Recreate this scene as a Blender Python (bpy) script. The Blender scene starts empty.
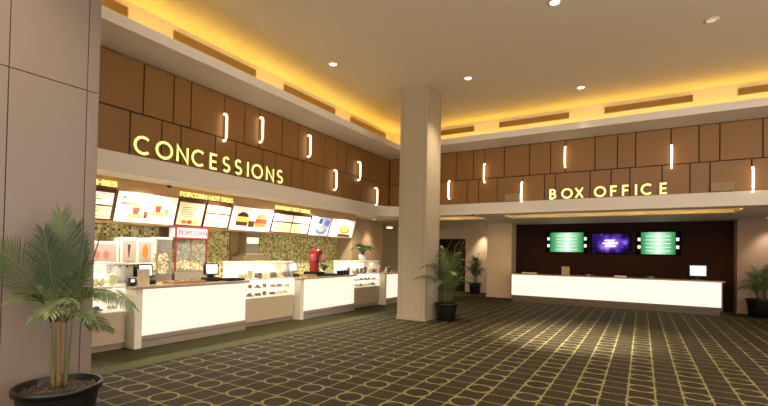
import bpy, bmesh, math, random
from mathutils import Vector, Matrix
random.seed(7)
PI = math.pi
scene = bpy.context.scene
COL = scene.collection

# ------------------------------------------------------------------ camera
FPX, CY = 431.454, 247.167
yaw, pitch, roll = -0.539369, 0.016209, 0.018426
cy, sy, cp, sp, cr, sr = math.cos(yaw), math.sin(yaw), math.cos(pitch), math.sin(pitch), math.cos(roll), math.sin(roll)
Fv = Vector((sy*cp, cy*cp, sp)); R0 = Vector((cy, -sy, 0)); U0 = R0.cross(Fv)
Rv = R0*cr + U0*sr; Uv = -R0*sr + U0*cr
CAM = Vector((0, 0, 1.6))
cd = bpy.data.cameras.new('camera'); cam = bpy.data.objects.new('camera', cd); COL.objects.link(cam)
cd.sensor_width = 36; cd.lens = FPX*36/768; cd.shift_y = (CY-203)/768
m = Matrix((Rv, Uv, -Fv)).transposed().to_4x4(); m.translation = CAM
cam.matrix_world = m
scene.camera = cam

def at(ax, v, x, y):
    """the place on the plane axis=v that the photograph shows at pixel x, y"""
    d = Rv*((x-384)/FPX) - Uv*((y-CY)/FPX) + Fv
    return CAM + d*((v-CAM[ax])/d[ax])

# ------------------------------------------------------------------ materials
def lin(h):
    h = h.lstrip('#'); o = []
    for i in (0, 2, 4):
        c = int(h[i:i+2], 16)/255
        o.append(c/12.92 if c <= .04045 else ((c+.055)/1.055)**2.4)
    return (*o, 1)
MATS = {}
def mat(name, col, rough=.6, metal=0, emit=None, es=0, noise=0, nscale=8, bump=0, bscale=60, spec=.5, trans=0, alpha=1, stretch=None, coat=0):
    if name in MATS: return MATS[name]
    M = bpy.data.materials.new(name); M.use_nodes = True
    nt = M.node_tree; b = nt.nodes['Principled BSDF']
    b.inputs['Base Color'].default_value = lin(col)
    b.inputs['Roughness'].default_value = rough; b.inputs['Metallic'].default_value = metal
    b.inputs['Specular IOR Level'].default_value = spec
    b.inputs['Transmission Weight'].default_value = trans; b.inputs['Alpha'].default_value = alpha
    b.inputs['Coat Weight'].default_value = coat
    if emit: b.inputs['Emission Color'].default_value = lin(emit); b.inputs['Emission Strength'].default_value = es
    tc = nt.nodes.new('ShaderNodeTexCoord')
    src = tc.outputs['Object']
    if stretch:
        mp = nt.nodes.new('ShaderNodeMapping'); mp.inputs['Scale'].default_value = stretch
        nt.links.new(src, mp.inputs[0]); src = mp.outputs[0]
    if noise:
        n = nt.nodes.new('ShaderNodeTexNoise'); n.inputs['Scale'].default_value = nscale; n.inputs['Detail'].default_value = 5
        nt.links.new(src, n.inputs['Vector'])
        mr = nt.nodes.new('ShaderNodeMapRange'); mr.inputs[3].default_value = 1-noise; mr.inputs[4].default_value = 1+noise
        nt.links.new(n.outputs['Fac'], mr.inputs[0])
        hs = nt.nodes.new('ShaderNodeHueSaturation'); hs.inputs['Color'].default_value = lin(col)
        nt.links.new(mr.outputs[0], hs.inputs['Value']); nt.links.new(hs.outputs[0], b.inputs['Base Color'])
    if bump:
        n2 = nt.nodes.new('ShaderNodeTexNoise'); n2.inputs['Scale'].default_value = bscale
        nt.links.new(src, n2.inputs['Vector'])
        bp = nt.nodes.new('ShaderNodeBump'); bp.inputs['Strength'].default_value = bump; bp.inputs['Distance'].default_value = .01
        nt.links.new(n2.outputs['Fac'], bp.inputs['Height']); nt.links.new(bp.outputs[0], b.inputs['Normal'])
    MATS[name] = M; return M

class NG:
    """tiny helper for math nodes"""
    def __init__(s, nt): s.nt = nt
    def m(s, op, a, b=None, c=None):
        n = s.nt.nodes.new('ShaderNodeMath'); n.operation = op
        for i, v in enumerate((a, b, c)):
            if v is None: continue
            if isinstance(v, (int, float)): n.inputs[i].default_value = v
            else: s.nt.links.new(v, n.inputs[i])
        return n.outputs[0]
    def mix(s, f, a, b):
        n = s.nt.nodes.new('ShaderNodeMix'); n.data_type = 'RGBA'
        for k, v in ((0, f), (6, a), (7, b)):
            if isinstance(v, (int, float, tuple)): n.inputs[k].default_value = v
            else: s.nt.links.new(v, n.inputs[k])
        return n.outputs[2]

def carpet_mat():
    M = bpy.data.materials.new('patterned_carpet'); M.use_nodes = True; nt = M.node_tree; g = NG(nt)
    b = nt.nodes['Principled BSDF']; b.inputs['Roughness'].default_value = .8; b.inputs['Specular IOR Level'].default_value = .15
    
    tc = nt.nodes.new('ShaderNodeTexCoord'); sx = nt.nodes.new('ShaderNodeSeparateXYZ'); nt.links.new(tc.outputs['Object'], sx.inputs[0])
    P = .5665
    # a little waviness of the tufts
    nz = nt.nodes.new('ShaderNodeTexNoise'); nz.inputs['Scale'].default_value = 45; nz.inputs['Detail'].default_value = 2; nt.links.new(tc.outputs['Object'], nz.inputs['Vector'])
    wob = g.m('MULTIPLY', g.m('SUBTRACT', nz.outputs['Fac'], .5), .018)
    X = g.m('ADD', sx.outputs[0], wob); Y = g.m('ADD', sx.outputs[1], wob)
    # centred cell coordinates in metres, circle centre = 0
    def cell(v, c, q): return g.m('MULTIPLY', g.m('SUBTRACT', g.m('FRACT', g.m('ADD', g.m('DIVIDE', g.m('SUBTRACT', v, c), q), 100.5)), .5), P)
    u = cell(X, -1.672, .559); v = cell(Y, 4.544, P)
    au = g.m('ABSOLUTE', u); av = g.m('ABSOLUTE', v)
    lu = g.m('ABSOLUTE', g.m('SUBTRACT', au, P/4)); lv = g.m('ABSOLUTE', g.m('SUBTRACT', av, P/4))
    def band(d, w, e): # 1 inside w, fading over e
        n = nt.nodes.new('ShaderNodeMapRange'); n.inputs[1].default_value = w; n.inputs[2].default_value = w+e; n.inputs[3].default_value = 1; n.inputs[4].default_value = 0
        nt.links.new(d, n.inputs[0]); return n.outputs[0]
    line = g.m('MAXIMUM', band(lu, .004, .008), g.m('MULTIPLY', band(lv, .0045, .008), .85))
    r = g.m('SQRT', g.m('ADD', g.m('MULTIPLY', u, u), g.m('MULTIPLY', v, v)))
    inside = g.m('LESS_THAN', r, .145)
    line = g.m('MULTIPLY', line, g.m('SUBTRACT', 1, inside))
    ring = band(g.m('ABSOLUTE', g.m('SUBTRACT', r, .148)), .008, .010)
    node = band(g.m('SQRT', g.m('ADD', g.m('MULTIPLY', lu, lu), g.m('MULTIPLY', lv, lv))), .018, .012)
    pat = g.m('MAXIMUM', g.m('MAXIMUM', line, ring), g.m('MULTIPLY', node, .9))
    n2 = nt.nodes.new('ShaderNodeTexNoise'); n2.inputs['Scale'].default_value = 2.2; n2.inputs['Detail'].default_value = 3; nt.links.new(tc.outputs['Object'], n2.inputs['Vector'])
    n3 = nt.nodes.new('ShaderNodeTexNoise'); n3.inputs['Scale'].default_value = 120; n3.inputs['Detail'].default_value = 2; nt.links.new(tc.outputs['Object'], n3.inputs['Vector'])
    base = g.mix(n2.outputs['Fac'], lin(CARPET_A), lin(CARPET_B))
    pile = nt.nodes.new('ShaderNodeMapRange'); pile.inputs[3].default_value = .45; pile.inputs[4].default_value = 1.55; nt.links.new(n3.outputs['Fac'], pile.inputs[0])
    colr = g.mix(g.m('MULTIPLY', pat, .95), base, lin(CARPET_L))
    # plain green border along the counters
    bx = g.m('LESS_THAN', sx.outputs[0], -5.9); by = g.m('GREATER_THAN', sx.outputs[1], 15.2)
    by = g.m('MULTIPLY', by, g.m('GREATER_THAN', sx.outputs[0], -4.2))
    by = g.m('MULTIPLY', by, .35)
    colr = g.mix(g.m('MAXIMUM', bx, by), colr, lin(CARPET_G))
    hs = nt.nodes.new('ShaderNodeHueSaturation'); nt.links.new(colr, hs.inputs['Color']); nt.links.new(pile.outputs[0], hs.inputs['Value'])
    nt.links.new(hs.outputs[0], b.inputs['Base Color'])
    bp = nt.nodes.new('ShaderNodeBump'); bp.inputs['Strength'].default_value = .5; bp.inputs['Distance'].default_value = .006
    nt.links.new(n3.outputs['Fac'], bp.inputs['Height']); nt.links.new(bp.outputs[0], b.inputs['Normal'])
    return M
CARPET_A, CARPET_B, CARPET_L, CARPET_G = '#1d160b', '#302814', '#746c49', '#48472b'

def mosaic_mat():
    M = bpy.data.materials.new('green_mosaic_tile'); M.use_nodes = True; nt = M.node_tree; g = NG(nt)
    b = nt.nodes['Principled BSDF']; b.inputs['Roughness'].default_value = .25
    tc = nt.nodes.new('ShaderNodeTexCoord'); sx = nt.nodes.new('ShaderNodeSeparateXYZ'); nt.links.new(tc.outputs['Object'], sx.inputs[0])
    S = 1/.055
    a = g.m('MULTIPLY', sx.outputs[1], S); c = g.m('MULTIPLY', sx.outputs[2], S)
    cb = nt.nodes.new('ShaderNodeCombineXYZ'); nt.links.new(g.m('FLOOR', a), cb.inputs[0]); nt.links.new(g.m('FLOOR', c), cb.inputs[1])
    wn = nt.nodes.new('ShaderNodeTexWhiteNoise'); wn.noise_dimensions = '3D'; nt.links.new(cb.outputs[0], wn.inputs['Vector'])
    cr_ = nt.nodes.new('ShaderNodeValToRGB'); e = cr_.color_ramp; e.interpolation = 'CONSTANT'
    cols = [(0, '#5a5430'), (.10, '#979a58'), (.24, '#b3b36e'), (.42, '#cfcb92'), (.60, '#a3a15e'), (.72, '#ddd9a8'), (.90, '#857641')]
    e.elements[0].color = lin(cols[0][1]); e.elements[1].position = cols[1][0]; e.elements[1].color = lin(cols[1][1])
    for p, h in cols[2:]: el = e.elements.new(p); el.color = lin(h)
    nt.links.new(wn.outputs['Value'], cr_.inputs[0])
    fa = g.m('ABSOLUTE', g.m('SUBTRACT', g.m('FRACT', a), .5)); fc = g.m('ABSOLUTE', g.m('SUBTRACT', g.m('FRACT', c), .5))
    gr = g.m('GREATER_THAN', g.m('MAXIMUM', fa, fc), .45)
    nt.links.new(g.mix(gr, cr_.outputs[0], lin('#c3bb93')), b.inputs['Base Color'])
    return M

ceil_m = mat('ceiling_paint', '#e3d2ba', .85, noise=.03, nscale=3, bump=.05, bscale=200)
cream = mat('cream_paint', '#dcc7aa', .7, noise=.03, nscale=3, bump=.04, bscale=150)
fascia_m = mat('fascia_paint', '#e6d9c8', .6, noise=.02, nscale=3, bump=.03, bscale=150)
salmon = mat('peach_paint', '#d8b285', .7, noise=.02, nscale=4, bump=.03)
taupe = mat('taupe_laminate', '#78695f', .38, noise=.03, nscale=5, bump=.03, bscale=200)
groove = mat('dark_groove', '#3a2d26', .7, noise=.1)
wood = mat('brown_wood_laminate', '#8e6230', .42, noise=.10, nscale=6, stretch=(6, 6, .6), bump=.03)
dwood = mat('dark_wood_groove', '#2e1a0d', .7, noise=.1)
colm = mat('column_laminate', '#a5967d', .35, noise=.03, nscale=5, stretch=(5, 5, .5), bump=.02)
brown = mat('dark_brown_veneer', '#2f1a11', .8, noise=.22, nscale=4, stretch=(1, 1, 9), bump=.04, spec=.15)
rosewall = mat('rose_beige_paint', '#a58b7a', .7, noise=.03, nscale=3)
gold = mat('brown_metal_grille', '#a98650', .5, .2, noise=.08)
steel = mat('brushed_steel', '#b8b3aa', .3, .9, noise=.05, nscale=10, stretch=(1, 1, 20), bump=.02)
stone = mat('beige_stone_top', '#b09c84', .25, noise=.12, nscale=60, coat=.3)
panel_glow = mat('backlit_acrylic', '#8f8974', .3, emit='#fff1dc', es=1.0, noise=.01)
box_glow = mat('backlit_acrylic_white', '#8f8974', .3, emit='#fff3e2', es=1.02, noise=.01)
beige_lam = mat('beige_laminate', '#c4b195', .45, noise=.03)
post_m = mat('ivory_laminate', '#f2e9d6', .4, noise=.02)
toe_m = mat('grey_toe_kick', '#9a8c80', .45, noise=.05)
glass = mat('case_glass', '#f4f8f4', .03, alpha=.10, spec=.6, noise=.001)
white = mat('white_enamel', '#ece7da', .35, noise=.02)
blk = mat('black_plastic', '#0e0d0d', .35, noise=.05)
blkrim = mat('black_planter', '#0b0a0a', .38, noise=.08, nscale=15)
soil = mat('potting_soil', '#4b3d30', .95, noise=.5, nscale=60, bump=.8, bscale=80)
red = mat('red_enamel', '#9c2426', .3, noise=.05)
lamp_w = mat('warm_lamp_glass', '#fff4dd', .3, emit='#ffe9c0', es=5, noise=.01)
lamp_d = mat('downlight_lens', '#fff4dd', .3, emit='#fff3dc', es=9, noise=.01)
sign_m = mat('sign_letter_face', '#f2eda4', .35, emit='#fff48e', es=1.1, noise=.01)
sign_s = mat('sign_letter_side', '#b8b05a', .4, noise=.03)
led_m = mat('yellow_led_strip', '#ffd24a', .4, emit='#ffc21e', es=3, noise=.01)
leafs = [mat('palm_leaf_green', '#3f5226', .45, noise=.25, nscale=12), mat('palm_leaf_pale', '#656f45', .45, noise=.2, nscale=12), mat('palm_leaf_dark', '#26371a', .45, noise=.25, nscale=12)]
leafg = mat('palm_leaf_bright', '#56702c', .45, noise=.25, nscale=12)
stem_m = mat('palm_stem', '#55522e', .5, noise=.25, nscale=14)
trunk_m = mat('palm_trunk', '#7a5c34', .7, noise=.3, nscale=25, bump=.3)

# ------------------------------------------------------------------ mesh helpers
class MB:
    def __init__(s): s.bm = bmesh.new(); s.mi = 0
    def face(s, vs):
        try: f = s.bm.faces.new(vs); f.material_index = s.mi; return f
        except ValueError: return None
    def box(s, x0, x1, y0, y1, z0, z1, bev=0):
        if x0 > x1: x0, x1 = x1, x0
        if y0 > y1: y0, y1 = y1, y0
        if z0 > z1: z0, z1 = z1, z0
        t = bmesh.new(); bmesh.ops.create_cube(t, size=1)
        for v in t.verts: v.co = Vector(((x0+x1)/2+v.co.x*(x1-x0), (y0+y1)/2+v.co.y*(y1-y0), (z0+z1)/2+v.co.z*(z1-z0)))
        if bev: bmesh.ops.bevel(t, geom=t.edges[:], offset=min(bev, .45*min(x1-x0, y1-y0, z1-z0)), segments=2, affect='EDGES', profile=.6)
        s.merge(t); return s
    def merge(s, t, M=None):
        mp = {}
        for v in t.verts: mp[v] = s.bm.verts.new(M @ v.co if M else v.co)
        for f in t.faces:
            n = s.face([mp[v] for v in f.verts])
            if n: n.smooth = f.smooth
        t.free()
    def tube(s, pts, r, n=8, cap=True):
        pts = [Vector(p) for p in pts]; rs = r if isinstance(r, (list, tuple)) else [r]*len(pts)
        rings = []; up = Vector((0, 0, 1))
        for i, p in enumerate(pts):
            d = (pts[min(i+1, len(pts)-1)]-pts[max(i-1, 0)]).normalized()
            a = d.cross(up if abs(d.z) < .95 else Vector((1, 0, 0))).normalized(); b = d.cross(a)
            rings.append([s.bm.verts.new(p+(a*math.cos(t*2*PI/n)+b*math.sin(t*2*PI/n))*rs[i]) for t in range(n)])
        for A, B in zip(rings, rings[1:]):
            for k in range(n):
                f = s.face([A[k], A[(k+1) % n], B[(k+1) % n], B[k]])
                if f: f.smooth = True
        if cap: s.face(rings[0][::-1]); s.face(rings[-1])
        return s
    def lathe(s, prof, cx=0, cy_=0, cz=0, n=32, smooth=True):
        rings = []
        for r, z in prof:
            rings.append([s.bm.verts.new((cx+r*math.cos(t*2*PI/n), cy_+r*math.sin(t*2*PI/n), cz+z)) for t in range(n)] if r > 1e-5 else [s.bm.verts.new((cx, cy_, cz+z))])
        for A, B in zip(rings, rings[1:]):
            for k in range(n):
                a, b, c, d = A[k % len(A)], A[(k+1) % len(A)], B[(k+1) % len(B)], B[k % len(B)]
                vs = []
                for v in (a, b, c, d):
                    if v not in vs: vs.append(v)
                if len(vs) > 2:
                    f = s.face(vs)
                    if f: f.smooth = smooth
        return s
    def prism(s, pts, z0, z1):
        lo = [s.bm.verts.new((x, y, z0)) for x, y in pts]; hi = [s.bm.verts.new((x, y, z1)) for x, y in pts]
        s.face(lo[::-1]); s.face(hi); n = len(pts)
        for k in range(n): s.face([lo[k], lo[(k+1) % n], hi[(k+1) % n], hi[k]])
        return s
    def extr(s, pts, d):
        """closed polygon of 3-D points pushed along vector d"""
        pts = [Vector(p) for p in pts]; d = Vector(d)
        lo = [s.bm.verts.new(p) for p in pts]; hi = [s.bm.verts.new(p+d) for p in pts]
        s.face(lo[::-1]); s.face(hi); n = len(pts)
        for k in range(n): s.face([lo[k], lo[(k+1) % n], hi[(k+1) % n], hi[k]])
        return s
    def build(s, name, m, parent=None, loc=None):
        bmesh.ops.recalc_face_normals(s.bm, faces=s.bm.faces[:])
        me = bpy.data.meshes.new(name); s.bm.to_mesh(me); s.bm.free()
        for q in (m if isinstance(m, (list, tuple)) else [m]): me.materials.append(q)
        o = bpy.data.objects.new(name, me); COL.objects.link(o)
        if parent: o.parent = parent
        if loc: o.location = loc
        return o
def B(*a, **k): return MB().box(*a, **k)
def tag(o, label=None, cat=None, group=None, kind=None):
    if label: o['label'] = label
    if cat: o['category'] = cat
    if group: o['group'] = group
    if kind: o['kind'] = kind
    return o
def thing(name, label, cat, loc=(0, 0, 0), rz=0, group=None):
    o = bpy.data.objects.new(name, None); COL.objects.link(o); o.empty_display_size = .1
    o.location = loc; o.rotation_euler = (0, 0, rz)
    return tag(o, label, cat, group)
def struct(o): o['kind'] = 'structure'; return o
def dup(root, loc, rz=None, label=None, group=None):
    def cp(o, par):
        c = o.copy(); COL.objects.link(c); c.parent = par
        for ch in o.children: cp(ch, c)
        return c
    r = cp(root, None); r.location = loc
    if rz is not None: r.rotation_euler = (0, 0, rz)
    if label: r['label'] = label
    if group: r['group'] = group
    return r

# ------------------------------------------------------------------ the shell
XP, YP = -7.30, 12.47          # planes of the wood-panelled walls
XF, YF = -7.25, 12.42          # face of the pale fascia
CH = 5.75                       # hall ceiling
XR = 7.0; YB = -5.0
struct(B(-12, XR, YB, 19.2, -.1, 0).build('floor', carpet_mat()))
struct(B(-7.42, XR+.3, YB, 12.87, CH, CH+.1).build('ceiling', ceil_m))
# cove walls high above the ledge
cw = B(-7.60, -7.42, -1, 13.05, 4.80, CH+.1); cw.box(-7.42, XR, 12.87, 13.05, 4.80, CH+.1)
struct(cw.build('wall_cove', cream))
# ledge under the cove: soffit slab, outer lip
sb = MB()
sb.prism([(-6.42, -1), (-6.42, 11.54), (XR, 11.54), (XR, 12.9), (-7.45, 12.9), (-7.45, -1)], 4.79, 4.83)
sb.prism([(-6.42, -1), (-6.42, 11.54), (XR, 11.54), (XR, 11.60), (-6.48, 11.60), (-6.48, -1)], 4.83, 4.96)
struct(sb.build('trim_1', fascia_m))
hs_ = MB()
hs_.prism([(-7.2, -1), (-7.2, 12.65), (XR, 12.65), (XR, 12.87), (-7.42, 12.87), (-7.42, -1)], 4.83, 5.20)
struct(hs_.build('trim_2', cream))
# panelled walls
def panels(axis, seq_up, seq_lo, end0, end1):
    mb = MB(); g = .012
    for seq, z0, z1 in ((seq_up, 3.895, 4.79), (seq_lo, 3.15, 3.895)):
        s = [end0]+list(seq)+[end1]
        for a, b in zip(s, s[1:]):
            if axis == 'y': mb.box(XP-.03, XP, a+g, b-g, z0+g, z1-(g if z1 < 4.7 else .02), .004)
            else: mb.box(a+g, b-g, YP, YP+.03, z0+g, z1-(g if z1 < 4.7 else .02), .004)
    return mb
up_c = [1.2, 1.9, 2.6, 3.2, 4.14, 4.69, 5.04, 5.79, 6.31, 6.72, 7.43, 7.98, 8.33, 9.04, 9.56, 10.01, 10.54, 11.31, 11.71]
lo_c = [1.0, 1.8, 2.4, 3.0, 3.93, 4.48, 4.85, 5.59, 6.1, 6.85, 7.23, 7.78, 8.16, 8.69, 9.03, 9.43, 9.83, 10.41, 10.77, 11.45, 11.86]
up_b = [-6.6, -6.0, -5.5, -4.93, -4.38, -4.03, -3.45, -2.74, -2.18, -1.8, -1.08, -.56, -.16, .58, 1.13, 1.52, 2.28, 3.0, 3.6, 4.3, 5.2, 6.0]
lo_b = [-6.8, -6.2, -5.7, -5.12, -4.57, -4.21, -3.65, -2.92, -2.33, -2.05, -1.19, -.7, -.28, .4, .96, 1.34, 2.09, 2.9, 3.4, 4.2, 4.9, 6.1]
w = struct(panels('y', up_c, lo_c, -1, YP-.01).build('wall_left', wood))
B(XP-.12, XP-.031, -1, YP+.12, 3.12, 4.82).build('panel_backing', dwood, w)
w = struct(panels('x', up_b, lo_b, XP+.01, XR).build('wall_back', wood))
B(XP-.03, XR, YP+.031, YP+.12, 3.12, 4.82).build('panel_backing', dwood, w)
# fascia with a rounded inner corner
def fas(x, y, r):
    P = [(x, -1), (x, y-r)]
    for k in range(1, 12):
        a = PI-k*PI/24; P.append((x+r+r*math.cos(a), y-r+r*math.sin(a)))
    P += [(x+r, y), (XR, y)]
    return P
front = fas(XF, YF, .75)
struct(MB().prism(front+[(XR, 12.60), (-7.45, 12.60), (-7.45, -1)], 2.84, 3.165).build('trim_3', fascia_m))
# soffits behind the fascia
struct(B(-7.75, -7.45, -1, 12.60, 2.84, 3.1).build('trim_4', fascia_m))
struct(B(-8.9, -7.70, -1, 12.4, 2.96, 3.1).build('ceiling_stall', cream))
sof = MB()
sof.box(-12, -7.75, 12.4, 18.6, 2.86, 3.3)
sof.box(-7.75, XR, 12.6, 13.02, 2.84, 3.1)
sof.box(-7.75, XR, 14.46, 18.6, 2.87, 3.3)
for a, b in ((-7.75, -7.3), (-4.45, -3.62), (2.06, XR)): sof.box(a, b, 13.02, 14.46, 2.84, 3.3)
sof.box(-7.75, XR, 13.02, 14.46, 3.16, 3.3)
sof.box(-7.75, XR, 12.9, 13.02, 3.1, 3.3)
struct(sof.build('ceiling_soffit', fascia_m))
# box office recess
struct(B(-4.30, 2.60, 17.4, 17.6, 0, 2.9).build('wall_box_office', brown))
pl = B(-5.25, -4.30, 16.7, 17.6, 0, 2.9); pl.box(-5.27, -4.28, 16.68, 17.6, 0, .1)
struct(pl.build('wall_pier', cream))
pr = B(2.49, XR, 16.8, 17.6, 0, 2.9); pr.box(2.47, XR, 16.78, 17.6, 0, .1)
struct(pr.build('wall_right', rosewall))
# lobby back wall with the dark stone door
bw = B(-12, -8.12, 18.4, 18.6, 0, 2.9); bw.box(-6.76, -4.3, 18.4, 18.6, 0, 2.9); bw.box(-8.12, -6.76, 18.4, 18.6, 2.36, 2.9)
struct(bw.build('wall_lobby', cream))
struct(B(-6.74, -4.3, 18.38, 18.4, 0, .1).build('baseboard_lobby', cream))
def marble():
    M = mat('dark_veined_marble', '#2c1a13', .2, noise=.3, nscale=3)
    nt = M.node_tree; g = NG(nt); b = nt.nodes['Principled BSDF']
    tc = nt.nodes.new('ShaderNodeTexCoord'); mp = nt.nodes.new('ShaderNodeMapping'); mp.inputs['Rotation'].default_value = (0, -.45, 0); nt.links.new(tc.outputs['Object'], mp.inputs[0])
    wv = nt.nodes.new('ShaderNodeTexWave'); wv.inputs['Scale'].default_value = .55; wv.inputs['Distortion'].default_value = .8; wv.inputs['Detail'].default_value = 3; wv.bands_direction = 'X'
    nt.links.new(mp.outputs[0], wv.inputs['Vector'])
    f = g.m('MULTIPLY', g.m('POWER', wv.outputs['Fac'], 60), .35)
    old = b.inputs['Base Color'].links[0].from_socket
    nt.links.new(g.mix(f, old, lin('#c8b8a8')), b.inputs['Base Color'])
    return M
d = struct(B(-8.1, -6.78, 18.42, 18.5, .02, 2.34).build('door_1', marble()))
struct(B(-8.3, -6.6, 18.6, 18.7, 0, 2.6).build('door_leak_backing', groove))  # added backing that stops light leaking through the gaps round the door
hd = MB().tube([(-6.95, 18.36, .9), (-6.95, 18.36, 1.3)], .012); hd.tube([(-6.95, 18.42, .93), (-6.95, 18.36, .93)], .008); hd.tube([(-6.95, 18.42, 1.27), (-6.95, 18.36, 1.27)], .008)
hd.build('door_handle', steel, d)
# concession stall walls
struct(B(-9.55, -9.35, -1, 12.4, 0, 3.1).build('wall_stall_back', mosaic_mat()))
st = B(-9.36, -9.30, 5.74, 6.07, 0, 2.98); st.box(-9.36, -9.30, 7.66, 8.05, 0, 2.98)
struct(st.build('trim_5', mat('olive_brown_tile', '#8f7a4c', .35, noise=.12, nscale=30)))
struct(B(-9.55, -8.75, 12.4, 14.5, 0, 2.9).build('wall_stall_end', mat('tan_paint', '#b49a78', .6, noise=.03)))
struct(B(-12, -9.55, 14.3, 14.5, 0, 2.9).build('wall_corridor', cream))
struct(B(-12.2, -12, 14.3, 18.6, 0, 2.9).build('wall_corridor_end', cream))
bh = MB(); bh.extr([(-9.35, -1, 2.96), (-8.60, -1, 2.96), (-8.60, -1, 2.74), (-8.79, -1, 2.12), (-9.35, -1, 2.12)], (0, 13.36, 0))
struct(bh.build('wall_bulkhead', salmon))
# thick pier on the left, close to the camera
lw = MB()
XL = -4.8
g = .004
ys = [-5, -.4, .28, .905, 1.53, 2.155, 2.25]
for z0, z1 in ((0.0, 3.19), (3.19, CH)):
    for a, b in zip(ys, ys[1:]): lw.box(XL-.02, XL, a+g, b-(g if b < 2.2 else 0), z0+g, z1-g, .002)
w = struct(lw.build('wall_pier_left', taupe))
B(XL-.9, XL-.02, YB, 2.25, 0, CH).build('panel_backing', groove, w)
B(XL-.9, XL, 2.25, 2.262, 0, CH).build('end_cladding', taupe, w)
struct(B(XL-.9, -12, -1.2, -1, 0, 3.1).build('wall_stall_near', cream))
# right-hand wall, outside the frame
struct(B(XR, XR+.2, 8.5, 19.2, 0, CH+.1).build('wall_right_hall', cream))

# square column in the hall
c = thing('column', 'tall square beige column standing in the middle of the hall carpet', 'column', (-4.84, 9.83, 0))
cc = MB().box(-.38, .375, -.42, .38, 0, CH, .006)
cc.build('shaft', colm, c)
gr = MB()
for (x0, x1, y0, y1) in ((-.30, -.292, -.423, -.418), (.292, .30, -.423, -.418), (.373, .378, -.34, -.332), (.373, .378, .30, .308)): gr.box(x0, x1, y0, y1, .1, CH)
gr.box(-.382, .377, -.424, .382, 3.20, 3.206)
gr.build('joint', mat('column_joint', '#85735f', .6, noise=.05), c)
MB().box(-.395, .39, -.435, .395, 0, .10, .004).build('base_trim', colm, c)

# ------------------------------------------------------------------ ceiling fittings
def downlight(x, y, z, label, group, r=.075, energy=300, spot=100, lens=lamp_d, lc=(1, .83, .62), blend=.8, aim=None):
    t = thing('downlight', label, 'ceiling light', (x, y, z), 0, group)
    MB().lathe([(r, -.002), (r*1.35, -.004), (r*1.4, -.012), (r*1.02, -.016), (r*.95, -.004), (r, -.002)], n=24).build('trim_ring', white, t)
    MB().lathe([(0, -.008), (r*.95, -.008), (r*.95, -.003), (0, -.003)], n=24).build('lens', lens, t)
    if energy:
        L = bpy.data.lights.new('bulb', 'SPOT'); L.energy = energy; L.spot_size = math.radians(spot); L.spot_blend = blend; L.color = lc; L.shadow_soft_size = .06
        lo = bpy.data.objects.new('bulb', L); COL.objects.link(lo); lo.parent = t; lo.location = (0, 0, -.05)
        if aim: lo.rotation_euler = (Vector(aim)-Vector((x, y, z))).to_track_quat('-Z', 'Y').to_euler()
    return t
E0 = 600
STALL_E = 210
downlight(-5.85, 7.45, CH, 'small round downlight in ceiling, left of column', None, energy=E0, spot=62, aim=(-4.9, 7.2, 0))
downlight(-3.52, 9.56, CH, 'small round downlight in ceiling just right of the column top', None, energy=E0)
downlight(-1.25, 7.35, CH, 'small round downlight at the top edge of picture, nearest the camera', None, energy=8000, spot=34, lc=(1, .93, .80), aim=(-1.2, 9.3, 0), blend=1)
downlight(-1.31, 11.38, CH, 'small round downlight in ceiling above the BOX OFFICE sign', None, energy=E0*3, spot=48, aim=(-.9, 10.0, 0))
downlight(1.0, 9.2, CH, 'small faint round downlight at far right of the ceiling', None, energy=E0, lens=mat('dim_lens', '#c9b9a0', .4, emit='#ffe9c8', es=.5, noise=.01))
for x, y in ((-3.5, 5.2), (-3.5, 1.0), (-.5, 4.2), (-.5, .2), (2.6, 4.5), (2.6, .2), (4.6, 7.2), (4.8, 10.6), (-3.4, -2.5), (1, -3.0)):
    downlight(x, y, CH, 'round downlight in the hall ceiling outside the picture', 'downlights outside the picture', energy=E0)

# air grilles in the cove face
def grille_t(along, a, b, label):
    L = b-a
    if along == 'y': t = thing('air_grille', label, 'air vent', (-7.42, a, 5.47), 0, None)
    else: t = thing('air_grille', label, 'air vent', (a, 12.87, 5.47), 0, None); 
    f = MB(); s = MB(); bk = MB()
    def bx(m, d0, d1, l0, l1, z0, z1):
        if along == 'y': m.box(d0, d1, l0, l1, z0, z1)
        else: m.box(l0, l1, -d1, -d0, z0, z1)
    for z0, z1 in ((0, .015), (.155, .17)): bx(f, .001, .03, 0, L, z0, z1)
    for l0 in (0, L-.015): bx(f, .001, .03, l0, l0+.015, .015, .155)
    for k in range(6): bx(s, .006, .02, .015, L-.015, .027+k*.022, .034+k*.022)
    bx(bk, .001, .004, .015, L-.015, .015, .155)
    f.build('frame', gold, t); s.build('slats', gold, t); bk.build('back_plate', mat('vent_dark', '#7a5a2c', .8, noise=.05), t)
for k, (a, b, l) in enumerate(((1.9, 3.90, 'brown air grille in yellow cove nearest the pale pier, cut by the picture top'), (4.72, 6.68, 'long brown air grille in yellow cove above the first letters of CONCESSIONS'),
    (7.55, 9.56, 'long brown air grille in yellow cove, third from the left, above the end of CONCESSIONS'), (10.33, 12.33, 'brown air grille in yellow cove just left of the column'))): grille_t('y', a, b, l)
for a, b, l in ((-6.5, -4.51, 'brown air grille in yellow cove directly right of the column'), (-3.73, -1.77, 'brown air grille in yellow cove between column and BOX OFFICE sign'),
    (-.9, 1.04, 'long brown air grille in yellow cove above the BOX OFFICE letters'), (1.9, 3.9, 'brown air grille in yellow cove at the right edge of the picture')): grille_t('x', a, b, l)

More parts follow.
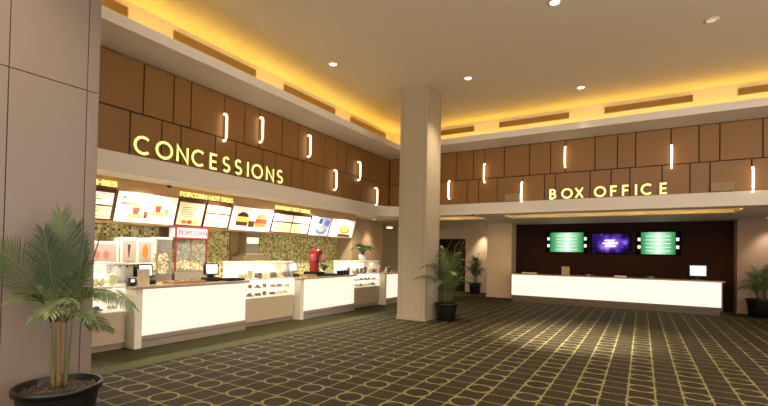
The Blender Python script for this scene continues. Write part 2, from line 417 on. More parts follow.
# yellow cove lighting: LED profiles lying on the hidden ledges
def led(name, x0, x1, y0, y1, z, power, label, size=None, col=(1, .68, .12), rot=None):
    o = B(x0, x1, y0, y1, z, z+.015).build(name, led_m)
    tag(o, label, 'light strip')
    L = bpy.data.lights.new('strip_glow', 'AREA'); L.shape = 'RECTANGLE'; L.size = x1-x0; L.size_y = y1-y0; L.energy = power; L.color = col
    lo = bpy.data.objects.new('strip_glow', L); COL.objects.link(lo); lo.parent = o
    lo.location = ((x0+x1)/2, (y0+y1)/2, z+.03); lo.rotation_euler = rot or (PI, 0, 0)
LEDC = (1, .74, .10)
led('light_strip', -7.26, -7.22, 0, 12.6, 5.20, 38, 'yellow light strip glowing behind the ledge above the concessions panelling', col=LEDC)
led('light_strip', -7.2, 6.9, 12.67, 12.71, 5.20, 38, 'yellow light strip glowing behind the ledge above the box office panelling', col=LEDC)
led('light_strip', -7.2, -4.5, 13.06, 13.10, 3.02, 40, 'yellow light strip in the soffit recess right behind the column', col=LEDC)
led('light_strip', -3.55, 2.0, 13.06, 13.10, 3.02, 90, 'yellow light strip in the soffit recess above the box office counter', col=LEDC)
struct(B(-7.3, 6, 13.02, 13.14, 2.95, 3.02).build('trim_6', fascia_m))

# wall lamps: upright glowing tube held off the wall by its bent ends
def lamp_proto(label):
    t = thing('wall_lamp', label, 'wall lamp', (0, 0, 0), 0, None)
    pts = [(0, 0, -.27), (.05, 0, -.27), (.085, 0, -.25), (.10, 0, -.21), (.10, 0, .21), (.085, 0, .25), (.05, 0, .27), (0, 0, .27)]
    MB().tube(pts, .021, 10).build('tube', lamp_w, t)
    for q in (-.27, .27): MB().box(0.0, .012, -.03, .03, q-.04, q+.04, .004).build('back_plate', mat('lamp_plate', '#8a6238', .4, noise=.03), t)
    return t
C_L = ['upright glowing wall lamp above CONCESSIONS letters, the one nearest the pale pier', 'upright glowing wall lamp second from the left on concessions panelling, above letters IO',
       'upright glowing wall lamp high on the panels, third from the left', 'upright glowing wall lamp low on the panels right of the CONCESSIONS sign',
       'upright glowing wall lamp on upper panels, nearest of the high ones to the column', 'low upright glowing wall lamp just left of the column']
cpos = [(5.77, 4.10), (6.73, 4.30), (8.33, 4.30), (9.43, 3.61), (10.58, 4.06), (11.56, 3.42)]
lp = lamp_proto(C_L[0]); lp.location = (XP, cpos[0][0], cpos[0][1]); lp['group'] = 'glowing wall lamps'
for (y, z), l in list(zip(cpos, C_L))[1:]: dup(lp, (XP, y, z), None, l, 'glowing wall lamps')
B_L = ['low upright glowing wall lamp just right of the column', 'high upright glowing wall lamp, second to the right of the column', 'low upright glowing wall lamp left of the BOX OFFICE letters beside small speaker',
       'high upright glowing wall lamp above the word BOX', 'high upright glowing wall lamp above the end of OFFICE', 'low upright glowing wall lamp at the right edge of the panelling']
for (x, z), l in zip([(-5.13, 3.62), (-4.02, 4.05), (-2.93, 3.43), (-1.8, 4.31), (.59, 4.08), (2.1, 3.415)], B_L): dup(lp, (x, YP, z), -PI/2, l, 'glowing wall lamps')

# ------------------------------------------------------------------ sign letters
def arc(cx, cy_, rx, ry, a0, a1, n=20):
    return [(cx+rx*math.cos(math.radians(a0+(a1-a0)*k/n)), cy_+ry*math.sin(math.radians(a0+(a1-a0)*k/n))) for k in range(n+1)]
H_ = .44
GL = {'C': [arc(0, .5, .44, .44, 48, 312)], 'O': [arc(0, .5, .45, .44, 0, 360, 28)], 'N': [[(-.32, .06), (-.32, .94), (.32, .06), (.32, .94)]],
      'E': [[(.24, .94), (-.22, .94), (-.22, .06), (.24, .06)], [(-.22, .5), (.2, .5)]], 'F': [[(.24, .94), (-.22, .94), (-.22, .0)], [(-.22, .5), (.2, .5)]],
      'I': [[(0, 0), (0, 1)]], 'X': [[(-.33, 0), (.33, 1)], [(-.33, 1), (.33, 0)]],
      'S': [arc(0, .71, .215, .23, 35, 270, 14)+arc(0, .27, .24, .21, 90, -145, 14)[1:]],
      'B': [[(.0, .06), (-.23, .06), (-.23, .94), (.0, .94)]+arc(.0, .73, .2, .21, 90, -90, 10)[1:]+[(-.23, .52)], [(0, .52)]+arc(.02, .29, .23, .23, 90, -90, 10)+[(-.2, .06)]]}
def ribbon(mb, pts, w, d):
    P = [Vector((x, 0, z)) for x, z in pts]; closed = (P[0]-P[-1]).length < 1e-4
    if closed: P = P[:-1]
    n = len(P); L = []; Rr = []
    for i, p in enumerate(P):
        a = P[i-1] if (i > 0 or closed) else None; b = P[(i+1) % n] if (i < n-1 or closed) else None
        d1 = (p-a).normalized() if a is not None else (b-p).normalized(); d2 = (b-p).normalized() if b is not None else d1
        n1 = Vector((-d1.z, 0, d1.x)); n2 = Vector((-d2.z, 0, d2.x)); mm = (n1+n2)
        mm = mm.normalized() if mm.length > .1 else n1
        k = min(1/max(mm.dot(n1), .35), 2.2)
        L.append(p+mm*(w/2*k)); Rr.append(p-mm*(w/2*k))
    f = lambda v, y: mb.bm.verts.new((v.x, y, v.z))
    A = [(f(l, -d), f(r, -d), f(l, 0), f(r, 0)) for l, r in zip(L, Rr)]
    rng = range(n) if closed else range(n-1)
    for i in rng:
        a, b = A[i], A[(i+1) % n]
        mb.mi = 0; mb.face([a[0], b[0], b[1], a[1]])
        mb.mi = 1; mb.face([a[2], b[2], b[0], a[0]]); mb.face([a[1], b[1], b[3], a[3]]); mb.face([a[3], b[3], b[2], a[2]])
    if not closed:
        mb.face([A[0][0], A[0][1], A[0][3], A[0][2]]); mb.face([A[-1][1], A[-1][0], A[-1][2], A[-1][3]])
def letter(ch, h, parent, x, w=.135, d=.05):
    mb = MB()
    for st_ in GL[ch]: ribbon(mb, [(a*h, b*h) for a, b in st_], w*h, d)
    o = mb.build('letter', [sign_m, sign_s], parent); o.location = (x, 0, 0); return o
def inv(axis, plane, px, z):
    """coordinate along a wall for picture column px at height z"""
    a, b = (2.0, 13.5) if axis == 'y' else (-7, 6)
    for _ in range(40):
        mi = (a+b)/2
        P = Vector((plane, mi, z)) if axis == 'y' else Vector((mi, plane, z)); wv = P-CAM
        X = 384+FPX*wv.dot(Rv)/wv.dot(Fv)
        if X < px: a = mi
        else: b = mi
    return (a+b)/2
CPX = [142.5, 163.8, 182, 198.3, 213, 225.8, 237.8, 247.3, 256.7, 269.5, 279.3]
BPX = [552.8, 567, 579.2, 600, 613.8, 625.7, 636, 647.2, 663.6]
s1 = thing('sign', 'glowing pale yellow CONCESSIONS sign letters on wood panels above the food counters', 'sign', (XP, 3.9, 3.20), PI/2)
for ch, px in zip('CONCESSIONS', CPX): letter(ch, .31, s1, inv('y', XF, px, 3.35)-3.9, .15, .07)
s2 = thing('sign', 'glowing pale yellow BOX OFFICE sign letters on wood panels above the ticket counter', 'sign', (-2.3, YP, 3.185), 0)
for ch, px in zip('BOXOFFICE', BPX): letter(ch, .265, s2, inv('x', YF, px, 3.3)+2.3, .175, .07)

# small speakers standing on the fascia ledge, dome cameras under the soffits
def speaker(x, label):
    t = thing('speaker', label, 'speaker', (x, 12.445, 3.165), 0, 'small beige speakers on the fascia')
    MB().box(-.21, .21, -.06, .06, .02, .22, .02).build('cabinet', mat('brown_speaker', '#b3946a', .6, noise=.05), t)
    gm = MB()
    for k in range(9): gm.box(-.19, .19, -.064, -.060, .035+k*.02, .043+k*.02)
    gm.build('grille', mat('speaker_cloth', '#957550', .8, noise=.1), t)
    f = MB()
    for q in (-.15, .15): f.box(q-.02, q+.02, -.03, .03, 0, .02)
    f.build('foot', blk, t)
    return t
speaker(-3.19, 'small beige speaker on the ledge left of the BOX OFFICE letters')
speaker(1.56, 'small beige speaker on the ledge right of the BOX OFFICE letters')
def dome(x, y, z, label):
    t = thing('dome_camera', label, 'security camera', (x, y, z), 0, 'dome cameras')
    MB().lathe([(0, 0), (.06, 0), (.065, -.02), (.05, -.03), (0, -.03)], n=20).build('mount', white, t)
    MB().lathe([(.045, -.03), (.042, -.05), (.03, -.068), (0, -.078)], n=20).build('dome', blk, t)
dome(*at(2, 2.82, 147, 179)[:2], 2.84, 'tiny black dome camera under the soffit above the popcorn poster') if False else dome(-7.62, 4.85, 2.84, 'tiny black dome camera under the soffit above the popcorn poster')
p = at(2, 2.79, 473, 215); dome(p.x, p.y, 2.84, 'tiny black dome camera under the soffit right of the column')

# ------------------------------------------------------------------ concession counters
XC = -6.955
def lit_counter(y0, y1, label, first_post=True):
    t = thing('service_counter', label, 'counter', (0, y0, 0), 0, 'glowing concession counters'); L = y1-y0
    t.location = (XC, y0, 0)
    B(-.80, -.10, .02, L-.02, .14, .955).build('body', beige_lam, t)
    B(-.09, -.02, .13, L-.01, .20, .955).build('light_panel', panel_glow, t)
    B(-.80, .0, 0, .12, .0, .955, bev=.004).build('end_post', post_m, t)
    tk = MB().box(-.75, 0.0, .12, L, 0, .11, .004); tk.box(-.78, -.0, .12, L, .115, .19, .01)
    tk.build('toe_kick', toe_m, t)
    B(-.84, .05, -.03, L+.03, .96, 1.005, bev=.006).build('countertop', stone, t)
    return t
lit_counter(3.90, 6.17, 'glowing counter nearest the camera, left of the glass display case')
lit_counter(7.80, 10.06, 'glowing middle counter with red slush machine and dark cups on top')
lit_counter(11.70, 14.30, 'glowing far counter partly hidden behind the column')

def display_case(y0, y1, label, x=-7.13, top=1.36, seed=1, back=.62):
    """low serving case: laminate plinth, lit white drawers deck, glass box with food"""
    rnd = random.Random(seed); L = y1-y0
    t = thing('display_case', label, 'display case', (x, y0, 0), 0, 'glass food display cases')
    B(-back, -.05, 0, L, 0, .10).build('toe_kick', toe_m, t)
    B(-back, 0, 0, L, .10, .60, bev=.004).build('plinth_panel', beige_lam, t)
    # lower lit well
    w_ = B(-back, -.05, 0, L, .60, .63); w_.box(-back, -back+.02, 0, L, .63, .985); w_.box(-back, -.0, 0, .025, .60, .985); w_.box(-back, 0, L-.025, L, .60, .985)
    w_.build('well', mat('lit_white_interior', '#f5f1e6', .4, emit='#fff4dc', es=.55, noise=.01), t)
    B(-.012, -.004, .03, L-.03, .61, .975).build('front_glass', glass, t)
    B(-back+.02, -.02, .025, L-.025, .80, .81).build('shelf', white, t)
    B(-back-.05, .02, 0, L, .985, 1.01, bev=.004).build('deck', white, t)
    g_ = MB(); g_.box(-.03, -.022, .01, L-.01, 1.01, top); g_.box(-back, -.022, .01, .018, 1.01, top); g_.box(-back, -.022, L-.018, L-.01, 1.01, top); 
    g_.build('glass_guard', glass, t)
    B(-back-.02, .0, 0, L, top, top+.025, bev=.004).build('top_shelf', mat('lit_white_top', '#f4f0e4', .35, emit='#fff6e0', es=.25, noise=.01), t)
    B(-back, -back+.02, .0, L, 1.01, top).build('rear_frame', white, t)
    for zz, pw in ((top-.012, 16), (.965, 12)):
        lb = B(-.32, -.29, .05, L-.05, zz, zz+.01).build('light_strip', mat('case_strip', '#fff8e6', .4, emit='#fff3d8', es=2, noise=.01), t)
        Lt = bpy.data.lights.new('case_glow', 'AREA'); Lt.shape = 'RECTANGLE'; Lt.size = .04; Lt.size_y = L-.1; Lt.energy = pw; Lt.color = (1, .93, .78)
        lo = bpy.data.objects.new('case_glow', Lt); COL.objects.link(lo); lo.parent = t; lo.location = (-.305, L/2, zz-.01)
    cols = ['#c9a24a', '#8b5a2a', '#d7c27a', '#7a8a3a', '#b0452a', '#5a3a1e', '#e0d6a8']
    n = int(L/.21)
    for row, z in ((0, .81), (1, .63), (2, 1.01)):
        for k in range(n):
            yy = .13+k*(L-.26)/(n-1)
            f = MB(); q = rnd.choice((0, 1, 2)); s = .045+rnd.random()*.02
            if q == 0: f.lathe([(0, 0), (s*.7, 0), (s, .07), (s*1.02, .075), (0, .09)], -.17, yy, z, 12)
            elif q == 1: f.box(-.24, -.10, yy-.07, yy+.07, z, z+.025, .006); f.lathe([(0, .025), (.05, .025), (.045, .06), (0, .075)], -.17, yy, z, 12)
            else:
                for j in range(4): f.lathe([(0, 0), (.032, .01), (.034, .03), (.02, .055), (0, .06)], -.12-.05*(j//2), yy-.035+.07*(j % 2), z, 9)
            if row == 2:
                for v_ in f.bm.verts: v_.co.z = z+(v_.co.z-z)*2.3; v_.co.y = yy+(v_.co.y-yy)*1.35
            o = f.build('packaged_snack', mat('snack_'+'abcdefg'[rnd.randrange(7)], cols[rnd.randrange(7)], .5, noise=.2, nscale=30))
            # a snack is a thing of its own: stands on the shelf
            o.location = (x, y0, 0)
            tag(o, ('snack or pastry in the upper part of the ' if row == 2 else 'snack pack on the lit lower shelves of the ')+{1: 'nearest', 2: 'middle', 3: 'far'}[seed]+' glass display case', 'snack', 'snacks in the '+{1: 'nearest', 2: 'middle', 3: 'far'}[seed]+' display case '+('top' if row == 2 else 'well'))
    return t
display_case(1.60, 3.865, 'glass food display case nearest the camera, half hidden behind the big palm', x=-7.17, seed=1)
display_case(6.205, 7.765, 'glass food display case between the nearest and middle glowing counters', seed=2)
display_case(10.095, 11.665, 'glass food display case at the far end beside the column', seed=3)

# back counter under the tiles
t = thing('back_counter', 'low back counter along the green mosaic wall of the food stall', 'counter', (-9.34, 1.0, 0))
B(.0, .62, 0, 11.35, .1, .88).build('body', beige_lam, t)
B(.0, .66, 0, 11.35, .88, .92, bev=.004).build('countertop', steel, t)
B(.0, .55, 0, 11.35, 0, .1).build('toe_kick', toe_m, t)
dr = MB()
for k in range(14): dr.box(.62, .635, .03+k*.81, .03+k*.81+.75, .14, .84, .004)
dr.build('door_panel', white, t)

# ------------------------------------------------------------------ menu boards, leaning forward under the bulkhead
TOPV = Vector((-8.585, 0, 2.735)); BOTV = Vector((-8.765, 0, 2.155))
dv = TOPV-BOTV; HB = dv.length; ang = math.atan2(dv.x, dv.z)
def text_mesh(txt, size, name, m, parent, loc, rot, align='LEFT', ext=.006, xs=1):
    cu = bpy.data.curves.new(name, 'FONT'); cu.body = txt; cu.size = size; cu.extrude = ext; cu.align_x = align; cu.offset = size*.012
    tmp = bpy.data.objects.new('tmp', cu); COL.objects.link(tmp)
    bpy.context.view_layer.update()
    me = bpy.data.meshes.new_from_object(tmp.evaluated_get(bpy.context.evaluated_depsgraph_get()))
    bpy.data.objects.remove(tmp); bpy.data.curves.remove(cu)
    me.name = name; me.materials.clear(); me.materials.append(m)
    o = bpy.data.objects.new(name, me); COL.objects.link(o); o.parent = parent; o.location = loc; o.rotation_euler = rot; o.scale = (xs, 1, 1)
    return o
# board local frame: x' = out of the board, y = along the wall, z' = up the board
def board(y0, y1, label, cat='menu board'):
    t = thing('menu_board', label, cat, (BOTV.x+.012, y0, BOTV.z), 0, None); t.rotation_euler = (0, ang, 0)
    L = y1-y0
    B(0, .04, .01, L-.01, 0, HB, bev=.004).build('frame', mat('board_frame_brown', '#5b3320', .5, noise=.05), t)
    return t, L
LITW = mat('lit_poster_white', '#f7f3e6', .4, emit='#fffbee', es=.42, noise=.01)
LITC = mat('lit_menu_cream', '#efe4b8', .4, emit='#fff0b8', es=.30, noise=.01)
def pane(t, a, b, z0, z1, m, name='pane'): return B(.04, .046, a, b, z0, z1).build(name, m, t)
def shape(t, pts, m, name='picture', x=.047, d=.003):
    return MB().extr([(x, a, b) for a, b in pts], (d, 0, 0)).build(name, m, t)
def pic(name, col, es=.35): return mat(name, col, .45, emit=col, es=es, noise=.06, nscale=20)
PR, PY, PG, PO, PBr, PT = pic('print_red', '#d8432e'), pic('print_yellow', '#ecd25a'), pic('print_green', '#8fb45a'), pic('print_orange', '#e07a35'), pic('print_brown', '#5b3524', .15), pic('print_teal', '#4f9fb0', .12)
PRo = pic('print_rose', '#c77466', .12)
def cup(mb_t, cx, z, w, h, m, lid=None, x=.047):
    shape(mb_t, [(cx-w*.38, z), (cx+w*.38, z), (cx+w*.5, z+h), (cx-w*.5, z+h)], m, 'cup_picture', x)
    if lid: shape(mb_t, [(cx+w*.55*math.cos(k*PI/8), z+h+w*.38*math.sin(k*PI/8)) for k in range(9)], lid, 'topping_picture', x)
def lines(t, a, b, z0, z1, n, m):
    mb = MB()
    for k in range(n):
        z = z1-(k+.5)*(z1-z0)/n
        mb.box(.046, .048, a, a+(b-a)*(.55+.4*random.random()), z-.008, z+.008)
    mb.build('menu_text_lines', m, t)
INK = pic('print_grey_ink', '#97866c', .08)
# smoothies board (left, mostly behind the pier)
t, L = board(3.0, 4.40, 'dark framed smoothies menu board at the left end of the row')
pane(t, .05, L/2-.02, .30, HB-.07, LITW); pane(t, L/2+.02, L-.05, .30, HB-.07, LITW); pane(t, .05, L/2-.02, .03, .27, LITC); pane(t, L/2+.02, L-.05, .03, .27, LITC)
lines(t, .1, L/2-.1, .05, .25, 4, INK); lines(t, L/2+.08, L-.12, .05, .25, 4, INK); lines(t, L/2+.08, L-.12, .33, .48, 3, INK)
# popcorn combos poster
t, L = board(4.41, 5.66, 'wide white poster with red popcorn buckets, second from left in the row')
pane(t, .012, L-.012, .004, HB-.004, LITW)
text_mesh('MOVIES', .10, 'poster_title', PT, t, (.05, .10, HB-.15), (PI/2, 0, PI/2), ext=.001)
text_mesh('SHARE BOX', .055, 'poster_title', PRo, t, (.05, .52, HB-.12), (PI/2, 0, PI/2), ext=.001)
shape(t, [(.08, .35), (.42, .35), (.42, .40), (.08, .40)], PRo, 'banner')
for cx, z, s in ((.40, .16, 1), (.84, .24, .95)):
    cup(t, cx, z, .14*s, .15*s, PR, PY); shape(t, [(cx-.18, z-.06), (cx+.17, z-.06), (cx+.13, z+.01), (cx-.14, z+.01)], PY, 'nachos_picture')
cup(t, .60, .10, .09, .15, PBr); cup(t, .60, .17, .085, .05, PR, x=.0505); cup(t, 1.03, .19, .085, .14, PG)
lines(t, .85, 1.15, .05, .13, 2, INK)
# popcorn / hot dog menus
t, L = board(5.68, 6.35, 'cream popcorn menu board with small food picture, third in the row')
pane(t, .03, L-.03, .03, HB-.07, LITC); lines(t, .1, L-.12, .2, .45, 5, INK)
for k, m_ in enumerate((PO, PR, PY)): shape(t, [(.2+.14*k+.07*math.cos(q*PI/5), .10+.05*math.sin(q*PI/5)) for q in range(10)], m_, 'snack_picture')
t, L = board(6.37, 7.08, 'two-row hot dog menu board above the mosaic beside the steel hood')
pane(t, .03, L-.03, .37, HB-.07, LITW); pane(t, .03, L-.03, .03, .33, LITC); lines(t, .12, L-.15, .08, .28, 4, INK); lines(t, .12, L-.15, .39, .49, 2, INK)
t, L = board(7.10, 8.45, 'white poster with burger and orange drink pictures, middle of the row')
pane(t, .012, L-.012, .004, HB-.004, LITW)
for cx, cols in ((.36, (PBr, PY, PBr)), (.98, (PO, PR, PO))):
    shape(t, [(cx-.17, .12), (cx+.17, .12), (cx+.19, .22), (cx-.19, .22)], cols[0], 'burger_picture')
    shape(t, [(cx-.20, .22), (cx+.20, .22), (cx+.19, .34), (cx-.19, .34)], cols[1], 'burger_picture')
    shape(t, [(cx+.18*math.cos(q*PI/8), .35+.12*math.sin(q*PI/8)) for q in range(9)], cols[2], 'burger_picture')
shape(t, [(.58, .10), (.76, .10), (.78, .26), (.56, .26)], PBr, 'burger_picture')
shape(t, [(.70, .20), (.82, .14), (.84, .22)], PG, 'leaf_picture')
t, L = board(8.48, 10.01, 'four-pane cream menu board right of the burger poster')
for a, b in ((.03, L/2-.02), (L/2+.02, L-.03)):
    pane(t, a, b, .34, HB-.07, LITW); pane(t, a, b, .03, .30, LITC); lines(t, a+.08, b-.1, .06, .26, 4, INK); lines(t, a+.08, b-.1, .37, .48, 2, INK)
t, L = board(10.03, 10.98, 'lilac poster with round green dessert picture, right of the four-pane menu')
LIL = mat('lit_poster_lilac', '#b9bde6', .4, emit='#b4b9ec', es=.55, noise=.05)
pane(t, .012, L-.012, .004, HB-.004, LIL)
el = lambda cx, cz, a, b: [(cx+a*math.cos(q*PI/12), cz+b*math.sin(q*PI/12)) for q in range(24)]
shape(t, el(.55, .20, .26, .15), pic('print_slate', '#6f7f9a'), 'bowl_picture'); shape(t, el(.55, .24, .20, .11), pic('print_sage', '#a9bcae'), 'dessert_picture', .0505)
shape(t, [(.35, .40), (.50, .37), (.52, .54), (.40, .55)], pic('print_dark_teal', '#3f6f78', .2), 'leaf_picture'); shape(t, [(.6, .36), (.86, .30), (.9, .5), (.7, .52)], pic('print_violet', '#8c7fc4'), 'flower_picture')
t, L = board(11.0, 12.33, 'white poster with brown dessert picture, last in the row beside the end wall')
pane(t, .012, L-.012, .004, HB-.004, LITW)
shape(t, el(.80, .26, .30, .13), PO, 'dessert_picture'); shape(t, el(.80, .33, .22, .13), PY, 'cream_picture', .0505); shape(t, [(.45, .02), (1.2, .02), (1.1, .12), (.5, .12)], PBr, 'plate_picture')

# glowing headings standing on the bulkhead above the menus
HM = mat('heading_letters', '#f3eea0', .4, emit='#fff38c', es=.9, noise=.01)
def heading(txt, y, ln, label):
    t = thing('heading_sign', label, 'sign', (-8.60, y, 2.775), 0, None)
    ws = []; cur = 0
    for word in txt.split():
        o = text_mesh(word, .15, 'word', HM, t, (.035, 0, 0), (PI/2, 0, PI/2), ext=.012)
        w_ = max(v.co.x for v in o.data.vertices); ws.append((o, cur, w_)); cur += w_+.05
    k = ln/(cur-.05)
    for o, c_, w_ in ws: o.scale = (k, 1, 1); o.location = (.035, c_*k, 0)
    B(.0, .022, 0, ln, -.035, -.005).build('rail', mat('heading_rail', '#6b3b22', .5, noise=.05), t)
heading('SMOOTHIES', 3.35, 1.05, 'small glowing SMOOTHIES heading at the left end above the menu boards')
heading('POPCORN HOT DOG', 5.70, 1.40, 'small glowing POPCORN HOT DOG heading above the menu boards')
heading('SAVOURY HOT DRINK', 8.52, 1.45, 'small glowing heading above the four-pane menu board')

# ------------------------------------------------------------------ equipment in the stall
def picture_machine(y0, y1, top, label, pics):
    t = thing('drink_dispenser', label, 'drink machine', (-9.28, y0, .92), 0, None); L = y1-y0; h = top-.92
    B(0, .55, 0, L, .38, h, bev=.01).build('cabinet', white, t)
    B(0, .22, 0, L, .04, .38).build('back_splash', white, t)
    B(0, .55, 0, L, 0, .04, bev=.004).build('drip_tray', steel, t)
    for a, b, z0, z1, m_, kind in pics:
        f = B(.55, .562, a, b, z0, z1).build('picture_panel', m_, t)
        if kind == 'cup': shape(f, [(a+.10, z0+.08), (b-.14, z0+.08), (b-.11, z1-.08), (a+.08, z1-.08)], pic('print_cola', '#4d2a2c', .1), 'cup_picture', .563)
        if kind == 'cream': shape(f, [((a+b)/2+.06*math.cos(q*PI/8), (z0+z1)/2+.14*math.sin(q*PI/8)) for q in range(16)], PO if kind != 'rose' else PRo, 'snack_picture', .563)
        if kind == 'rose':
            for cx in (.25, .6): shape(f, [(a+cx*(b-a)+.05*math.cos(q*PI/8), z0+.12+.08*math.sin(q*PI/8)) for q in range(16)], PRo, 'fruit_picture', .563)
    nz = MB()
    for k in range(int(L/.14)): nz.lathe([(0, 0), (.02, 0), (.016, -.06), (0, -.06)], .40, .08+k*.14, .38, 10)
    nz.build('nozzles', blk, t)
    B(.555, .575, .02, L-.02, .36, .385).build('shelf_edge', mat('dark_trim_strip', '#5a4636', .5, noise=.1), t)
    return t
PAL = pic('print_pale', '#b8a698', .05)
picture_machine(4.00, 4.56, 1.75, 'white drink machine with pinkish picture, nearest the pale pier', [(.04, .50, .45, .78, PAL, 'rose')])
picture_machine(4.58, 5.24, 1.84, 'white drink machine with two framed food pictures behind the nearest glowing counter', [(.05, .30, .45, .86, PAL, 'cup'), (.36, .61, .45, .84, PAL, 'cream')])
# tall bright popcorn warmer
t = thing('popcorn_warmer', 'tall bright white glass popcorn warmer left of the red popcorn machine', 'food warmer', (-9.2, 5.27, .92))
B(0, .58, 0, .33, .0, .16, bev=.006).build('base', steel, t); B(0, .58, 0, .33, .90, .95, bev=.006).build('top_cap', white, t)
p_ = MB()
for a in (.01, .55):
    for b in (0, .31): p_.box(a, a+.02, b, b+.02, .16, .90)
p_.build('frame_post', steel, t); B(.57, .575, .02, .31, .17, .89).build('glass_pane', glass, t)
pm = MB()
rn = random.Random(4)
for k in range(150):
    t_ = bmesh.new(); bmesh.ops.create_icosphere(t_, subdivisions=1, radius=.022+rn.random()*.012)
    pm.merge(t_, Matrix.Translation((.06+rn.random()*.45, .04+rn.random()*.26, .19+rn.random()*.42)))
pk = pm.build('popcorn', mat('popcorn_yellow', '#f3e3a8', .8, noise=.2, nscale=30)); pk.location = (-9.2, 5.27, .92)
tag(pk, 'heap of pale popcorn inside the tall white warmer', 'popcorn', None, 'stuff')
B(.0, .015, 0, .33, .16, .9).build('lit_back', mat('lit_back', '#fff8e4', .5, emit='#fff5da', es=.8, noise=.01), t)
# popcorn machine with red sign
t = thing('popcorn_machine', 'red framed glass popcorn machine with POPCORN sign on top', 'popcorn machine', (-9.22, 5.66, .92))
W_, Hh = .80, 1.21
B(0, .60, 0, W_, 0, .22, bev=.008).build('base', steel, t)
rf = MB()
for a in (.0, .57):
    for b in (0, W_-.03): rf.box(a, a+.03, b, b+.03, .22, .95)
rf.box(0, .62, -.01, W_+.01, .93, .97, .004); rf.box(.30, .62, -.01, W_+.01, Hh-.03, Hh, .004); rf.box(.59, .62, -.01, .02, .97, Hh-.03); rf.box(.59, .62, W_-.02, W_+.01, .97, Hh-.03)
rf.build('red_frame', mat('rust_red_frame', '#8f3a2a', .4, noise=.05), t)
sgn = B(.33, .61, .02, W_-.02, .97, Hh-.03).build('sign_box', mat('lit_popcorn_sign', '#e6cfcf', .4, emit='#ffe9e6', es=.35, noise=.02), t)
text_mesh('POPCORN', .15, 'sign_text', mat('sign_red_text', '#c8324a', .5, emit='#c8324a', es=.1, noise=.02), sgn, (.612, .06, 1.02), (PI/2, 0, PI/2), ext=.002)
B(.575, .58, .03, W_-.03, .23, .92).build('glass_pane', glass, t)
kt = MB().lathe([(0, .56), (.09, .56), (.11, .60), (.11, .72), (.09, .74), (0, .74)], .25, .26, 0, 20); kt.tube([(.25, .26, .74), (.25, .26, .94)], .012); kt.tube([(.25, .26, .66), (.25, .05, .66)], .01)
kt.build('kettle', steel, t)
B(0, .01, .03, W_-.03, .22, .93).build('back_glass', glass, t)
pm = MB()
for k in range(200):
    t_ = bmesh.new(); bmesh.ops.create_icosphere(t_, subdivisions=1, radius=.02+rn.random()*.012)
    a, b = rn.random(), rn.random(); hh = .22*(1-abs(b-.4))
    pm.merge(t_, Matrix.Translation((.05+a*.48, .05+b*.68, .24+rn.random()*hh)))
pk = pm.build('popcorn', MATS['popcorn_yellow']); pk.location = (-9.22, 5.66, .92); tag(pk, 'heap of popcorn inside the red framed popcorn machine', 'popcorn', None, 'stuff')
# stainless hood
t = thing('exhaust_hood', 'stainless steel exhaust hood with square duct on the mosaic wall', 'exhaust hood', (-9.29, 7.72, 1.38))
B(0.0, .30, .20, .62, .16, .90, bev=.004).build('duct', steel, t)
hm = B(0, .46, -.02, .96, -.02, .10, bev=.006); hm.extr([(0, .06, .10), (.40, .06, .10), (.32, .18, .18), (0, .18, .18)], (0, .001, 0)); hm.bm.free(); hm = B(0, .46, -.02, .96, -.02, .10, bev=.006)
hm.box(.0, .38, .12, .78, .10, .17, .02)
hm.build('canopy', mat('warm_steel', '#a09072', .35, .5, noise=.05), t)
B(.0, .335, .22, .60, .44, .60, bev=.004).build('duct_bright_part', mat('duct_glow', '#fff6e0', .4, emit='#fff2d4', es=.8, noise=.01), t)  # bright part of the steel duct, its brightness put in as glow

CT = 1.005
def pos(y, label, rz=0, z=CT, x=-7.30):
    t = thing('cash_register', label, 'till', (x, y, z), rz, 'touch-screen tills')
    MB().box(-.13, .13, -.14, .14, 0, .07, .015).build('base', blk, t)
    MB().extr([(-.03, -.05, .06), (.03, -.05, .06), (-.03, -.05, .22), (-.09, -.05, .22)], (0, .10, 0)).build('neck', blk, t)
    sc = MB(); a = math.radians(10)
    s_ = MB().box(-.02, .02, -.145, .145, -.115, .115, .008).build('screen_housing', blk, t); s_.location = (.02, 0, .235); s_.rotation_euler = (0, -a, 0)
    d_ = B(.021, .0225, -.12, .12, -.092, .092).build('screen', mat('till_screen', '#dfe9f5', .3, emit='#dce8f8', es=.85, noise=.02), s_)
    r_ = MB().box(-.20, -.16, -.06, .06, .12, .30, .01); r_.build('customer_display', blk, t)
    return t
pos(4.30, 'touch-screen till at the near end of the nearest counter, in front of drink machines', .15, CT, -7.42)
pos(5.60, 'black touch-screen till with side unit in the middle of the nearest glowing counter', -.15, CT, -7.35)
pos(8.02, 'small black touch-screen till at the left end of the middle glowing counter', .0, CT, -7.45)
def holder(x, y, z, w, h, label, m_, rz=0):
    t = thing('card_holder', label, 'card holder', (x, y, z), rz)
    MB().box(-.03, .03, -w/2, w/2, 0, .015, .004).build('foot', white, t)
    MB().box(-.004, .004, -w/2, w/2, .012, h, .002).build('card', m_, t)
holder(-7.15, 4.14, CT, .20, .27, 'small printed card standing beside the till at the near counter end', mat('printed_card', '#d9c4a6', .5, noise=.25, nscale=12))
t = thing('card_reader', 'small black card box at the near end of the nearest counter', 'card terminal', (-7.20, 3.96, CT)); MB().box(-.05, .05, -.055, .055, 0, .13, .01).build('body', blk, t); MB().box(.05, .053, -.03, .03, .06, .11).build('screen', MATS['till_screen'], t)
